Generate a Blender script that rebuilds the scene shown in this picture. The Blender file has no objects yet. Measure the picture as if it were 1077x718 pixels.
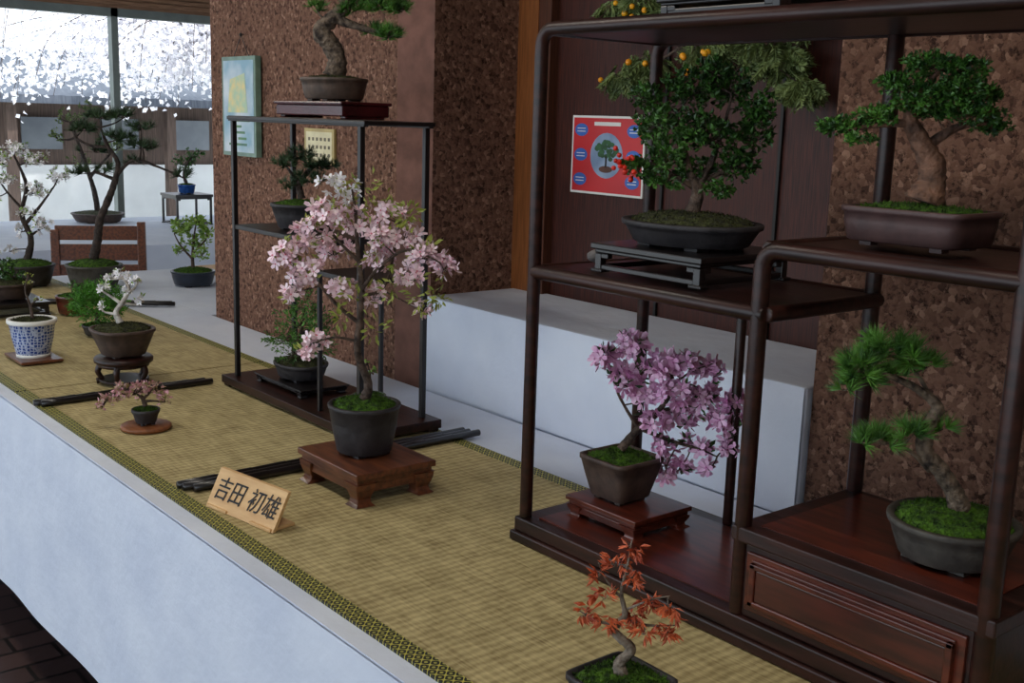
import bpy, math, random
from mathutils import Vector, Matrix
random.seed(7)
YAW=math.radians(39.6)
# ------------------------------------------------------------------ materials
def lin(c):
    r=[]
    for v in c[:3]:
        v=v/255.0
        r.append(v/12.92 if v<=0.04045 else ((v+0.055)/1.055)**2.4)
    return (r[0],r[1],r[2],1)
MATS={}
def mat(name,c1,c2=None,scale=30,rough=.6,bump=0,bscale=None,stretch=(1,1,1),spec=.5,detail=4,coat=0,lo=.35,hi=.65,bdist=.01,emit=None):
    if name in MATS: return MATS[name]
    m=bpy.data.materials.new(name); m.use_nodes=True
    nt=m.node_tree; N=nt.nodes; L=nt.links
    b=N['Principled BSDF']; b.inputs['Roughness'].default_value=rough
    b.inputs['Specular IOR Level'].default_value=spec
    if coat: b.inputs['Coat Weight'].default_value=coat; b.inputs['Coat Roughness'].default_value=.15
    tc=N.new('ShaderNodeTexCoord'); mp=N.new('ShaderNodeMapping'); mp.inputs['Scale'].default_value=stretch
    L.new(tc.outputs['Object'],mp.inputs['Vector'])
    if c2 is None: c2=tuple(v*.8 for v in c1)
    nz=N.new('ShaderNodeTexNoise'); nz.inputs['Scale'].default_value=scale; nz.inputs['Detail'].default_value=detail
    L.new(mp.outputs[0],nz.inputs['Vector'])
    cr=N.new('ShaderNodeValToRGB'); cr.color_ramp.elements[0].position=lo; cr.color_ramp.elements[1].position=hi
    cr.color_ramp.elements[0].color=lin(c2); cr.color_ramp.elements[1].color=lin(c1)
    L.new(nz.outputs['Fac'],cr.inputs['Fac']); L.new(cr.outputs[0],b.inputs['Base Color'])
    if bump:
        n2=N.new('ShaderNodeTexNoise'); n2.inputs['Scale'].default_value=bscale or scale*2; n2.inputs['Detail'].default_value=5
        L.new(mp.outputs[0],n2.inputs['Vector'])
        bp=N.new('ShaderNodeBump'); bp.inputs['Strength'].default_value=bump; bp.inputs['Distance'].default_value=bdist
        L.new(n2.outputs['Fac'],bp.inputs['Height']); L.new(bp.outputs[0],b.inputs['Normal'])
    MATS[name]=m
    return m
rosewood=mat('rosewood',(54,27,22),(28,14,12),scale=12,rough=.38,stretch=(6,.6,6),bump=.05,spec=.4)
redwood=mat('red_lacquer_wood',(96,40,26),(58,23,16),scale=14,rough=.3,stretch=(5,.7,5),coat=.3)
brownwood=mat('brown_wood',(116,66,40),(76,41,27),scale=14,rough=.4,stretch=(6,.7,6),bump=.05,coat=.2)
blackwood=mat('black_wood',(28,23,25),(17,14,15),scale=20,rough=.35,coat=.15)
darkmetal=mat('dark_stand_wood',(30,25,27),(20,16,17),scale=20,rough=.4)
palewood=mat('pale_wood',(220,182,130),(200,158,108),scale=10,rough=.55,stretch=(1,1,8))
claydark=mat('dark_clay',(50,47,50),(33,31,34),scale=40,rough=.6,bump=.2)
claybrown=mat('brown_clay',(82,65,57),(57,44,40),scale=40,rough=.6,bump=.15)
clayred=mat('purple_brown_clay',(80,57,55),(62,43,43),scale=30,rough=.5,bump=.1)
claytan=mat('tan_clay',(98,80,68),(70,58,50),scale=40,rough=.6,bump=.2)
claygray=mat('grey_clay',(78,75,69),(54,51,48),scale=40,rough=.65,bump=.2)
glazegreen=mat('green_glaze',(110,128,112),(80,98,86),scale=20,rough=.25)
moss=mat('moss',(84,128,20),(32,60,8),scale=90,rough=.9,bump=1,bscale=250)
mossdark=mat('moss_dark',(76,82,36),(38,38,22),scale=90,rough=.9,bump=1,bscale=250)
bark=mat('bark',(98,80,68),(46,36,31),scale=60,rough=.85,bump=.8,bscale=120)
barkgray=mat('bark_grey',(146,134,120),(78,68,60),scale=60,rough=.8,bump=.8,bscale=100)
barkred=mat('bark_reddish',(128,92,72),(58,40,32),scale=45,rough=.75,bump=1,bscale=70)
barkdark=mat('bark_dark',(70,57,50),(36,29,26),scale=60,rough=.85,bump=.9,bscale=110)
barkmix=mat('bark_flaky',(118,102,86),(38,29,24),scale=70,rough=.85,bump=1,bscale=90)
leafdk=mat('leaf_dark_green',(72,118,42),(22,52,18),scale=60,rough=.45)
leafjun=mat('leaf_boxwood',(82,134,46),(24,60,20),scale=60,rough=.45)
leafpine=mat('needle_green',(98,150,56),(38,78,28),scale=40,rough=.5)
leafpinedk=mat('needle_dark',(66,94,56),(30,50,30),scale=30,rough=.5)
leaflt=mat('leaf_light',(150,180,80),(98,138,50),scale=40,rough=.5)
leafyel=mat('leaf_yellow_green',(172,178,84),(124,140,54),scale=40,rough=.5)
leafred=mat('maple_leaf',(220,112,66),(152,62,42),scale=50,rough=.5)
cyp=mat('cypress_spray',(118,134,76),(72,90,46),scale=30,rough=.6)
petalpink=mat('cherry_petal',(255,238,243),(247,210,225),scale=60,rough=.6)
petalwhite=mat('white_petal',(250,248,250),(230,228,236),scale=60,rough=.6)
petallil=mat('azalea_petal',(248,212,238),(228,166,212),scale=70,rough=.55)
berryred=mat('red_berry',(222,44,24),(190,26,14),scale=20,rough=.3)
berryyel=mat('orange_berry',(244,176,30),(226,140,20),scale=20,rough=.35)
stone=mat('stone_grey',(130,124,122),(92,88,88),scale=30,rough=.8,bump=.3)
paper=mat('paper_white',(235,236,232),(226,226,222),scale=4,rough=.7)
ink=mat('ink_black',(24,20,20),(14,12,12),scale=5,rough=.6)
cloth=mat('white_cloth',(222,230,245),(211,220,238),scale=5,rough=.85,bump=.3,bscale=7,bdist=.03)
# ------------------------------------------------------------------ mesh builder
def catmull(pts,k):
    out=[]; n=len(pts)
    for i in range(n-1):
        p0=pts[max(i-1,0)];p1=pts[i];p2=pts[i+1];p3=pts[min(i+2,n-1)]
        for j in range(k):
            t=j/k
            out.append(tuple(.5*((2*b)+(-a+c)*t+(2*a-5*b+4*c-d)*t*t+(-a+3*b-3*c+d)*t**3) for a,b,c,d in zip(p0,p1,p2,p3)))
    out.append(tuple(pts[-1])); return out
class MB:
    def __init__(s): s.v=[];s.f=[];s.m=[];s.s=[];s.mats=[]
    def mi(s,m):
        if m not in s.mats: s.mats.append(m)
        return s.mats.index(m)
    def add(s,vs,fs,m,smooth=False):
        o=len(s.v); s.v.extend(vs); k=s.mi(m)
        for f in fs: s.f.append(tuple(i+o for i in f)); s.m.append(k); s.s.append(smooth)
    def box(s,x0,x1,y0,y1,z0,z1,m):
        s.add([(x0,y0,z0),(x1,y0,z0),(x1,y1,z0),(x0,y1,z0),(x0,y0,z1),(x1,y0,z1),(x1,y1,z1),(x0,y1,z1)],
              [(0,3,2,1),(4,5,6,7),(0,1,5,4),(1,2,6,5),(2,3,7,6),(3,0,4,7)],m)
    def tube(s,pts,m,seg=8,k=0,wob=0,caps=True):
        if k: pts=catmull(pts,k)
        n=len(pts); P=[Vector(p[:3]) for p in pts]
        up=Vector((0,0,1)); d=(P[1]-P[0]).normalized()
        if abs(d.z)>.9: up=Vector((1,0,0))
        a=d.cross(up).normalized(); vs=[]
        for i in range(n):
            d=(P[min(i+1,n-1)]-P[max(i-1,0)])
            if d.length<1e-9: d=Vector((0,0,1))
            d.normalize(); a=(a-d*a.dot(d)); 
            if a.length<1e-6: a=d.orthogonal()
            a.normalize(); b=d.cross(a)
            for j in range(seg):
                t=2*math.pi*j/seg; r=pts[i][3]*(1+(random.uniform(-wob,wob) if wob else 0))
                q=P[i]+a*(math.cos(t)*r)+b*(math.sin(t)*r); vs.append(tuple(q))
        fs=[(i*seg+j,i*seg+(j+1)%seg,(i+1)*seg+(j+1)%seg,(i+1)*seg+j) for i in range(n-1) for j in range(seg)]
        if caps: fs.append(tuple(range(seg-1,-1,-1))); fs.append(tuple((n-1)*seg+j for j in range(seg)))
        s.add(vs,fs,m,True)
    def lathe(s,prof,m,seg=36,c=(0,0,0),sx=1,sy=1,n=2,smooth=True):
        vs=[]
        for r,z in prof:
            for j in range(seg):
                t=2*math.pi*(j+.5)/seg; ct,st=math.cos(t),math.sin(t)
                k=(abs(ct)**n+abs(st)**n)**(-1/n)
                vs.append((c[0]+r*k*ct*sx,c[1]+r*k*st*sy,c[2]+z))
        q=len(prof)
        fs=[(i*seg+j,i*seg+(j+1)%seg,(i+1)*seg+(j+1)%seg,(i+1)*seg+j) for i in range(q-1) for j in range(seg)]
        fs.append(tuple(range(seg-1,-1,-1))); fs.append(tuple((q-1)*seg+j for j in range(seg)))
        s.add(vs,fs,m,smooth)
    def ball(s,c,r,m,seg=10,rings=6,sz=1,wob=0,sx=1,sy=1):
        vs=[];
        for i in range(rings+1):
            ph=math.pi*i/rings
            for j in range(seg):
                t=2*math.pi*j/seg; rr=r*(1+random.uniform(-wob,wob))
                vs.append((c[0]+rr*math.sin(ph)*math.cos(t)*sx,c[1]+rr*math.sin(ph)*math.sin(t)*sy,c[2]+rr*math.cos(ph)*sz))
        fs=[(i*seg+j,(i+1)*seg+j,(i+1)*seg+(j+1)%seg,i*seg+(j+1)%seg) for i in range(rings) for j in range(seg)]
        s.add(vs,fs,m,True)
    def leaf(s,p,d,L,W,m):
        d=d.normalized(); a=d.cross(Vector((random.uniform(-1,1),random.uniform(-1,1),random.uniform(-1,1))))
        if a.length<1e-4: a=d.orthogonal()
        a.normalize(); n=d.cross(a)
        b=p+d*(L*.5); t=p+d*L-n*(L*.1)
        s.add([tuple(p),tuple(b+a*(W/2)+n*(W*.15)),tuple(t),tuple(b-a*(W/2)+n*(W*.15))],[(0,1,2),(0,2,3)],m)
    def needle(s,p,d,L,W,m):
        a=d.orthogonal().normalized()*W/2
        a=Matrix.Rotation(random.uniform(0,6.28),3,d)@a
        s.add([tuple(p+a),tuple(p-a),tuple(p+d*L)],[(0,1,2)],m)
    def flower(s,p,n,r,m,mc=None):
        n=n.normalized(); a=n.orthogonal().normalized(); b=n.cross(a); ro=random.uniform(0,6.28); cup=random.uniform(.15,.6)
        for k in range(5):
            t=ro+k*2*math.pi/5
            def pt(rr,dt,h): return tuple(p+(a*math.cos(t+dt)+b*math.sin(t+dt))*(rr*r)+n*(h*r))
            s.add([tuple(p),pt(.62,-.5,cup*.5),pt(1,-.2,cup),pt(1,.2,cup),pt(.62,.5,cup*.5)],[(0,1,2),(0,2,3),(0,3,4)],m)
        if mc: s.ball(tuple(p+n*r*.15),r*.13,mc,5,3)
    def obj(s,name,parent=None,loc=(0,0,0),rz=0,bevel=0,sub=0):
        me=bpy.data.meshes.new(name); me.from_pydata(s.v,[],s.f)
        for m in s.mats: me.materials.append(m)
        me.polygons.foreach_set('material_index',s.m); me.polygons.foreach_set('use_smooth',s.s); me.update()
        o=bpy.data.objects.new(name,me); bpy.context.collection.objects.link(o)
        o.location=loc; o.rotation_euler=(0,0,rz)
        if parent: o.parent=parent
        if bevel:
            b=o.modifiers.new('bevel','BEVEL'); b.width=bevel; b.segments=2; b.limit_method='ANGLE'; b.angle_limit=math.radians(50)
        return o
def group(name,loc):
    e=bpy.data.objects.new(name,None); e.empty_display_size=.05; bpy.context.collection.objects.link(e); e.location=loc; return e
def rv(): 
    while True:
        v=Vector((random.uniform(-1,1),random.uniform(-1,1),random.uniform(-1,1)))
        if .05<v.length<1: return v
def nm(): return rv().normalized()
# ------------------------------------------------------------------ bonsai parts
def pot(parent,rim,base,h,m,c=(0,0,0),n=2,sx=1,sy=1,rz=0,soil=None,lip=.004,feet=True,mound=.35,name='pot'):
    B=MB(); z=.006 if feet else 0
    t=rim*.1
    prof=[(base*.96,z),(base,z+.002),(base+(rim-base)*.55,z+h*.5),(rim*.96,h-lip*2.2),(rim-lip*.2,h-lip*2),(rim,h-lip*1.2),(rim,h-.001),(rim-.001,h),(rim-t,h),(rim-t*1.1,h-.008),(.02*rim,h-.008)]
    B.lathe(prof,m,seg=48,c=c,n=n,sx=sx,sy=sy)
    if feet:
        for a in (45,135,225,315):
            a=math.radians(a); q=base*.72*(1.25 if n>3 else 1)
            x=c[0]+math.cos(a)*q*sx; y=c[1]+math.sin(a)*q*sy; w=base*.16
            B.box(x-w,x+w,y-w,y+w,c[2],c[2]+z+.004,m)
    B.obj(name,parent,rz=rz)
    if soil:
        S=MB(); R=rim-t*1.15
        seg=40; rings=9; vs=[]
        for i in range(rings+1):
            q=i/rings
            for j in range(seg):
                a=2*math.pi*(j+.5)/seg; ct,st=math.cos(a),math.sin(a); k=(abs(ct)**n+abs(st)**n)**(-1/n)
                zz=h-.007+mound*rim*math.sqrt(max(0,1-q*q))*.6+random.uniform(-.0016,.0016)*(1 if q<1 else 0)
                vs.append((c[0]+R*q*k*ct*sx,c[1]+R*q*k*st*sy,c[2]+zz))
        fs=[(i*seg+j,(i+1)*seg+j,(i+1)*seg+(j+1)%seg,i*seg+(j+1)%seg) for i in range(rings) for j in range(seg)]
        S.add(vs,fs,soil,True)
        for i in range(1100):
            q=math.sqrt(random.random())*.97; a=random.uniform(0,6.283); ct,st=math.cos(a),math.sin(a); k=(abs(ct)**n+abs(st)**n)**(-1/n)
            zz=h-.008+mound*rim*math.sqrt(1-q*q)*.6
            p=Vector((c[0]+R*q*k*ct*sx,c[1]+R*q*k*st*sy,c[2]+zz))
            S.needle(p,(nm()+Vector((0,0,1.2))).normalized(),random.uniform(.003,.008),.003,soil)
        S.obj('moss_soil',parent,rz=rz)
def tree(parent,o,u,z0,trunks,pads,kind,barkm,leafm,size=1,rz=-YAW,twigs=True,off=(0,0),ddepth=.5,extra=None,dens=1,branch=True,br=1.6,nl=5,nn=22,wob=.12):
    T=MB(); F=MB(); nodes=[]
    def cv(a,b,d): return ((a-o[0])*u+off[0],d*u+off[1],(o[1]-b)*u+z0)
    for tr in trunks:
        pts=[cv(a,b,d)+(r*u,) for a,b,d,r in tr]
        pts=catmull(pts,7)
        nodes+= [Vector(p[:3]) for p in pts[4:]]
        T.tube(pts,barkm,seg=12,wob=wob)
    for pd in pads:
        a,b,rx,rzz,n=pd[:5]; dep=pd[5] if len(pd)>5 else random.uniform(-1,1)*ddepth*rx*1.4
        c=Vector(cv(a,b,dep)); RX=rx*u; RZ=rzz*u
        if branch:
            best=min(nodes,key=lambda q:(q-c).length+ (0.6*max(0,q.z-c.z)))
            lo=c-Vector((0,0,RZ*.4)); mid=(best+lo)/2+rv()*(lo-best).length*.12
            T.tube(catmull([tuple(best)+(br*u,),tuple(mid)+(br*.75*u,),tuple(lo)+(br*.45*u,)],4),barkm,seg=6)
        n=int(n*dens)
        for i in range(n):
            v=rv(); v=v*(.55+.45*random.random())/max(v.length,.3)*min(1,v.length*1.25)
            p=c+Vector((v.x*RX,v.y*RX*.85,v.z*RZ))
            outd=Vector((v.x,v.y,v.z*.6))+Vector((0,0,.35))
            if twigs and i%4==0:
                st=c+Vector((v.x*RX*.15,v.y*RX*.15,-RZ*.35))
                T.tube([tuple(st)+(.45*u,),tuple((st+p)/2+rv()*RX*.08)+(.35*u,),tuple(p)+(.2*u,)],barkm,seg=4,caps=False)
            if kind=='leaf':
                for k in range(nl):
                    F.leaf(p+rv()*size*u*3,(outd.normalized()*.8+nm()),size*u*random.uniform(4,7),size*u*random.uniform(2.8,4.4),leafm)
            elif kind=='needle':
                ax=(outd.normalized()*.7+Vector((0,0,.6))+nm()*.4).normalized()
                for k in range(nn):
                    d=(ax+nm()*.85).normalized(); F.needle(p,d,size*u*random.uniform(8,13),size*u*1.0,leafm)
            elif kind=='fern':
                ax=(outd.normalized()+nm()*.5).normalized()
                for k in range(8):
                    F.leaf(p+ax*(k*size*u*1.5),(ax+nm()*.9),size*u*4,size*u*1.8,leafm)
            elif kind=='spray':
                ax=(Vector((v.x,v.y*.3,0))*.8+Vector((0,0,-.5))+nm()*.3).normalized(); sd=ax.cross(nm()).normalized()
                L_=size*u*16
                for k in range(9):
                    q=p+ax*(L_*k/9); w_=1-abs(k/9-.4)
                    for s_ in (-1,1): F.leaf(q,(ax*.8+sd*s_).normalized(),L_*.42*w_,L_*.12,leafm)
                F.leaf(p,ax,L_*1.15,L_*.1,leafm)
            elif kind in('flower',):
                F.flower(p,(outd.normalized()+nm()*.7),size*u*random.uniform(4,5.6),leafm,extra[0] if extra else None)
                if extra and len(extra)>1 and random.random()<extra[2]:
                    for k in range(3): F.leaf(p+rv()*size*u*3,(outd.normalized()+nm()*.8),size*u*random.uniform(5,8),size*u*2.6,extra[1])
            elif kind=='maple':
                d0=(Vector((v.x,v.y,-.3))+nm()*.6).normalized()
                for k in range(5):
                    F.leaf(p,(d0+nm()*.75),size*u*random.uniform(6,10),size*u*2.2,leafm)
    T.obj('trunk_and_branches',parent,rz=rz)
    F.obj('foliage' if kind!='flower' else 'blossoms',parent,rz=rz)
    return cv
def berries(parent,cvp,pts,r,m,rz=-YAW,name='berries'):
    B=MB()
    for a,b,d in pts:
        c=cvp(a,b,d); B.ball(c,r*random.uniform(.8,1.1),m,8,6)
    B.obj(name,parent,rz=rz)
def low_table(name_parent,sx,sy,h,m,top=.35,leg=.16,rz=0,style='cabriole'):
    B=MB(); t=h*top
    if style=='cabriole':
        B.box(-sx,sx,-sy,sy,h-t*.45,h,m)
        B.box(-sx*.94,sx*.94,-sy*.94,sy*.94,h-t*.85,h-t*.45,m)
        for ax in (-1,1):
            for ay in (-1,1):
                L=min(sx,sy)*leg*2
                x=ax*(sx*.93-L/2); y=ay*(sy*.93-L/2)
                prof=[(1.25,.0,1),(1.15,.03,.75),(.95,.04,.5),(.8,.02,.3),(.85,.05,.12),(1.1,.10,0)]
                hh=h-t*.8; vs=[]
                for w,o_,z in prof:
                    q=L*w/2; dx=ax*o_*L; dy=ay*o_*L
                    vs+=[(x+dx-q,y+dy-q,z*hh),(x+dx+q,y+dy-q,z*hh),(x+dx+q,y+dy+q,z*hh),(x+dx-q,y+dy+q,z*hh)]
                fs=[(i*4+j,i*4+(j+1)%4,i*4+4+(j+1)%4,i*4+4+j) for i in range(5) for j in range(4)]+[(0,1,2,3),(23,22,21,20)]
                B.add(vs,fs,m)
        for ay in (-1,1): B.box(-sx*.8,sx*.8,ay*sy*.88-.003,ay*sy*.88+.003,h-t*1.5,h-t*.8,m)
        for ax in (-1,1): B.box(ax*sx*.88-.003,ax*sx*.88+.003,-sy*.8,sy*.8,h-t*1.5,h-t*.8,m)
    else:
        B.box(-sx,sx,-sy,sy,h-t*.6,h,m); B.box(-sx*.95,sx*.95,-sy*.95,sy*.95,h-t,h-t*.6,m)
        w=.007
        for ax in (-1,1):
            for ay in (-1,1):
                x=ax*(sx*.95-w); y=ay*(sy*.95-w); B.box(x-w,x+w,y-w,y+w,0,h-t,m)
                B.box(min(x,x-ax*.022),max(x,x-ax*.022),y-w*.8,y+w*.8,h-t-.009,h-t,m); B.box(x-w*.8,x+w*.8,min(y,y-ay*.022),max(y,y-ay*.022),h-t-.009,h-t,m)
                B.box(x-w*1.5,x+w*1.5,y-w*1.8,y+w*1.8,0,.006,m)
        for ay in (-1,1): B.box(-sx*.93,sx*.93,ay*(sy*.95-w)-w*.7,ay*(sy*.95-w)+w*.7,.004,.013,m)
        for ax in (-1,1): B.box(ax*(sx*.95-w)-w*.7,ax*(sx*.95-w)+w*.7,-sy*.93,sy*.93,.004,.013,m)
    return B.obj('display_table',name_parent,rz=rz,bevel=.0018)
# ------------------------------------------------------------------ room shell
def stone_mat(name,ca,cb,cc):
    m=bpy.data.materials.new(name); m.use_nodes=True; nt=m.node_tree; N=nt.nodes; L=nt.links; b=N['Principled BSDF']; b.inputs['Roughness'].default_value=.95; b.inputs['Specular IOR Level'].default_value=.2
    tc=N.new('ShaderNodeTexCoord')
    wz=N.new('ShaderNodeTexNoise'); wz.inputs['Scale'].default_value=60; L.new(tc.outputs['Object'],wz.inputs['Vector'])
    wm=N.new('ShaderNodeVectorMath'); wm.operation='MULTIPLY_ADD'; wm.inputs[1].default_value=(.012,.012,.012); L.new(wz.outputs['Color'],wm.inputs[0]); L.new(tc.outputs['Object'],wm.inputs[2])
    v=N.new('ShaderNodeTexVoronoi'); v.inputs['Scale'].default_value=95; L.new(wm.outputs[0],v.inputs['Vector'])
    sc=N.new('ShaderNodeSeparateColor'); L.new(v.outputs['Color'],sc.inputs[0])
    cr=N.new('ShaderNodeValToRGB'); e=cr.color_ramp.elements; e[0].position=0; e[0].color=lin(cc); e[1].position=1; e[1].color=lin(ca); k=e.new(.22); k.color=lin(cb); k=e.new(.85); k.color=lin(tuple(p*.35+q*.65 for p,q in zip(ca,cb)))
    L.new(sc.outputs[0],cr.inputs['Fac'])
    nz=N.new('ShaderNodeTexNoise'); nz.inputs['Scale'].default_value=60; nz.inputs['Detail'].default_value=9; nz.inputs['Roughness'].default_value=.8; L.new(tc.outputs['Object'],nz.inputs['Vector'])
    pr=N.new('ShaderNodeValToRGB'); pr.color_ramp.elements[0].position=.37; pr.color_ramp.elements[0].color=(.18,.16,.16,1); pr.color_ramp.elements[1].position=.48; pr.color_ramp.elements[1].color=(1,1,1,1); L.new(nz.outputs['Fac'],pr.inputs['Fac'])
    mx=N.new('ShaderNodeMixRGB'); mx.blend_type='MULTIPLY'; mx.inputs['Fac'].default_value=1; L.new(cr.outputs[0],mx.inputs['Color1']); L.new(pr.outputs[0],mx.inputs['Color2'])
    L.new(mx.outputs[0],b.inputs['Base Color'])
    ad=N.new('ShaderNodeMath'); ad.operation='SUBTRACT'; L.new(nz.outputs['Fac'],ad.inputs[0])
    md=N.new('ShaderNodeMath'); md.operation='MULTIPLY'; md.inputs[1].default_value=.5; L.new(v.outputs['Distance'],md.inputs[0]); L.new(md.outputs[0],ad.inputs[1])
    bp=N.new('ShaderNodeBump'); bp.inputs['Strength'].default_value=1; bp.inputs['Distance'].default_value=.02; L.new(ad.outputs[0],bp.inputs['Height']); L.new(bp.outputs[0],b.inputs['Normal'])
    return m
rough1=stone_mat('rough_aggregate_wall',(204,160,136),(148,108,90),(104,75,64))
smoothp=mat('smooth_plaster',(126,88,76),(104,72,62),scale=20,rough=.9,bump=.2)
panel=mat('wood_panel_wall',(78,37,27),(45,21,17),scale=10,rough=.5,stretch=(30,30,1.2),bump=.06,detail=6,spec=.3)
trimor=mat('orange_wood_trim',(156,96,52),(126,74,38),scale=12,rough=.45,stretch=(20,20,1))
ceilm=mat('ceiling_board',(158,148,138),(138,128,120),scale=6,rough=.9)
def simple(name,x0,x1,y0,y1,z0,z1,m,bevel=0):
    B=MB(); B.box(x0,x1,y0,y1,z0,z1,m); return B.obj(name,bevel=bevel)
simple('wall_right',2.12,2.3,-1.5,2.6,0,2.8,panel)
simple('sun_blocking_wall',-4,2.3,-1.6,-1.5,0,2.8,ceilm)  # added unseen wall behind the camera, keeps sunlight off floor and table
def pillar(name,pts,m,chm=None):
    B=MB(); n=len(pts); vs=[(x,y,0) for x,y in pts]+[(x,y,2.8) for x,y in pts]
    for i in range(n):
        j=(i+1)%n
        B.add([vs[i],vs[j],vs[j+n],vs[i+n]],[(0,1,2,3)], chm if (chm and i==0) else m)
    return B.obj(name)
pillar('stone_pillar',[(1.765,2.665),(1.80,2.54),(2.32,2.54),(2.32,3.86),(1.765,3.86)],rough1,smoothp)
pillar('stone_pillar.001',[(1.79,1.25),(2.32,1.25),(2.32,-1.5),(1.79,-1.5)],rough1)
for i,(a,b,m) in enumerate([(2.455,2.54,trimor),(2.40,2.452,mat('dark_trim',(90,50,32),(66,36,24),scale=12,rough=.5,stretch=(20,20,1)))]):
    simple('trim_%d'%(i+1),2.09,2.125,a,b,1.0,2.8,m)
B=MB()
for y in (1.62,1.98): B.box(2.112,2.122,y-.004,y+.004,.9,2.8,ink)
B.obj('trim_3')
m=bpy.data.materials.new('floor_tiles'); m.use_nodes=True; N=m.node_tree.nodes; L=m.node_tree.links; b=N['Principled BSDF']; b.inputs['Roughness'].default_value=.35
tc=N.new('ShaderNodeTexCoord'); br=N.new('ShaderNodeTexBrick'); br.inputs['Scale'].default_value=1; br.inputs['Brick Width'].default_value=.2; br.inputs['Row Height'].default_value=.1; br.inputs['Mortar Size'].default_value=.006
br.inputs['Color1'].default_value=lin((80,60,58)); br.inputs['Color2'].default_value=lin((56,42,42)); br.inputs['Mortar'].default_value=lin((20,16,16))
L.new(tc.outputs['Object'],br.inputs['Vector']); L.new(br.outputs['Color'],b.inputs['Base Color'])
simple('floor',-4,6.5,-1.5,8.6,-.1,0,m)
simple('ceiling',-4,6.5,-1.5,8.6,2.8,2.9,ceilm)
eave=mat('brown_blind_wood',(150,112,84),(120,86,62),scale=10,rough=.7,stretch=(1,1,12))
B=MB(); B.box(-4,6.5,8.55,8.75,2.22,2.8,eave); B.box(-4,6.5,8.55,8.7,0,.35,smoothp)
B.obj('wall_back')
frame=mat('window_frame_grey',(120,128,122),(104,112,108),scale=8,rough=.5)
B=MB()
for x in (-2.5,-.6,1.25,3.16,5.0): B.box(x-.025,x+.025,8.56,8.64,.35,2.22,frame)
B.box(-4,6.5,8.56,8.64,.35,.42,frame); B.box(-4,6.5,8.56,8.64,2.16,2.22,frame)
B.obj('window_1')
simple('wall_side',6.5,6.6,-1.5,8.6,0,2.8,ceilm)
B=MB()
for i in range(14): B.box(-4,6.5,8.46,8.475,2.24+i*.035,2.265+i*.035,eave)
B.obj('window_blind')
# ------------------------------------------------------------------ outside
grav=mat('gravel_ground',(226,228,226),(206,208,206),scale=3,rough=.95)
simple('ground_outside',-20,40,8.8,45,-.2,-.05,grav)
roofm=mat('grey_roof',(92,98,108),(72,78,90),scale=6,rough=.8,stretch=(8,1,1))
fencem=mat('brown_wood_siding',(104,86,76),(72,58,52),scale=4,rough=.8,stretch=(30,1,1))
B=MB()
B.box(-6,26,15,20,-.05,.75,mat('white_plaster',(224,226,226),(212,214,214),scale=3,rough=.9)); B.box(-6,26,15.1,20,.75,1.75,fencem)
B.add([(-7,14.2,1.62),(27,14.2,1.62),(27,17.5,2.3),(-7,17.5,2.3),(-7,14.2,1.52),(27,14.2,1.52)],[(0,1,2,3),(4,5,1,0)],roofm)
for x in range(-6,27,2): B.box(x,x+.12,14.5,14.62,-.05,1.6,fencem)
for x in range(-6,26,1): B.box(x+.3,x+.8,14.98,15.01,.95,1.35,mat('house_window',(110,116,122),(92,98,106),scale=3,rough=.3))
B.obj('neighbouring_house')
G=MB()
for i in range(420):
    x=random.uniform(3.9,6.8); y=random.uniform(9.2,10.2); p=Vector((x,y,random.uniform(-.05,.2)))
    for k in range(4): G.leaf(p,(Vector((0,0,1))+nm()*.7),random.uniform(.12,.24),.05,leaflt)
G.obj('green_shrubbery')
e=group('weeping_cherry_tree',(6.9,12.4,-.05))
T=MB(); F=MB()
T.tube(catmull([(0,0,0,.16),(.1,0,1,.13),(-.1,0,2,.11),(.2,0,3,.08)],4),barkdark)
for i in range(110):
    a=random.uniform(0,6.28); R=random.uniform(.6,4.6); x=math.cos(a)*R; y=math.sin(a)*R*.35; zt=random.uniform(2.3,3.6); zb=random.uniform(1.45,2.1)
    if i<80: x=-abs(x)
    T.tube(catmull([(0,0,2.3,.04),(x*.5,y*.5,zt+.2,.008),(x*.9,y*.9,zt-.2,.005),(x,y,zb,.003)],5),bark,seg=5)
    for k in range(240):
        t=random.random(); px=x*(.45+.55*t)+random.gauss(0,.13); py=y*(.45+.55*t)+random.gauss(0,.1); pz=zt+.1-(zt-zb)*t**1.4+random.gauss(0,.1)
        F.leaf(Vector((px,py,pz)),nm(),random.uniform(.04,.08),.06,petalwhite)
T.obj('trunk_and_branches',e); F.obj('blossoms',e)
# ------------------------------------------------------------------ table with cloth
def drape(B,p0,p1,ztop,zbot,nrm,m,amp=.006,nx=160,nz=14,freq=14):
    p0=Vector(p0);p1=Vector(p1);nrm=Vector(nrm); vs=[]
    L_=(p1-p0).length
    for j in range(nz+1):
        v=j/nz
        for i in range(nx+1):
            q=i/nx; s_=q*L_
            f_=math.sin(s_*freq+math.sin(s_*3.1)*2)*.6+math.sin(s_*freq*.37+1.3)*.8
            o_=nrm*(amp*f_*v+.004)
            p=p0.lerp(p1,q)+o_; vs.append((p.x,p.y,ztop+(zbot-ztop)*v))
    W=nx+1
    B.add(vs,[(j*W+i,j*W+i+1,(j+1)*W+i+1,(j+1)*W+i) for j in range(nz) for i in range(nx)],m,True)
e=group('long_display_table',(0,0,0))
B=MB(); B.box(.79,1.761,-.6,5.15,.72,.75,cloth)
drape(B,(.79,-.6,0),(.79,5.15,0),.748,.21,(-1,0,0),cloth)
drape(B,(.79,5.15,0),(1.76,5.15,0),.748,.21,(0,1,0),cloth)
drape(B,(.79,-.6,0),(1.76,-.6,0),.748,.21,(0,-1,0),cloth)
B.obj('table_cloth',e)
B=MB()
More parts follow.
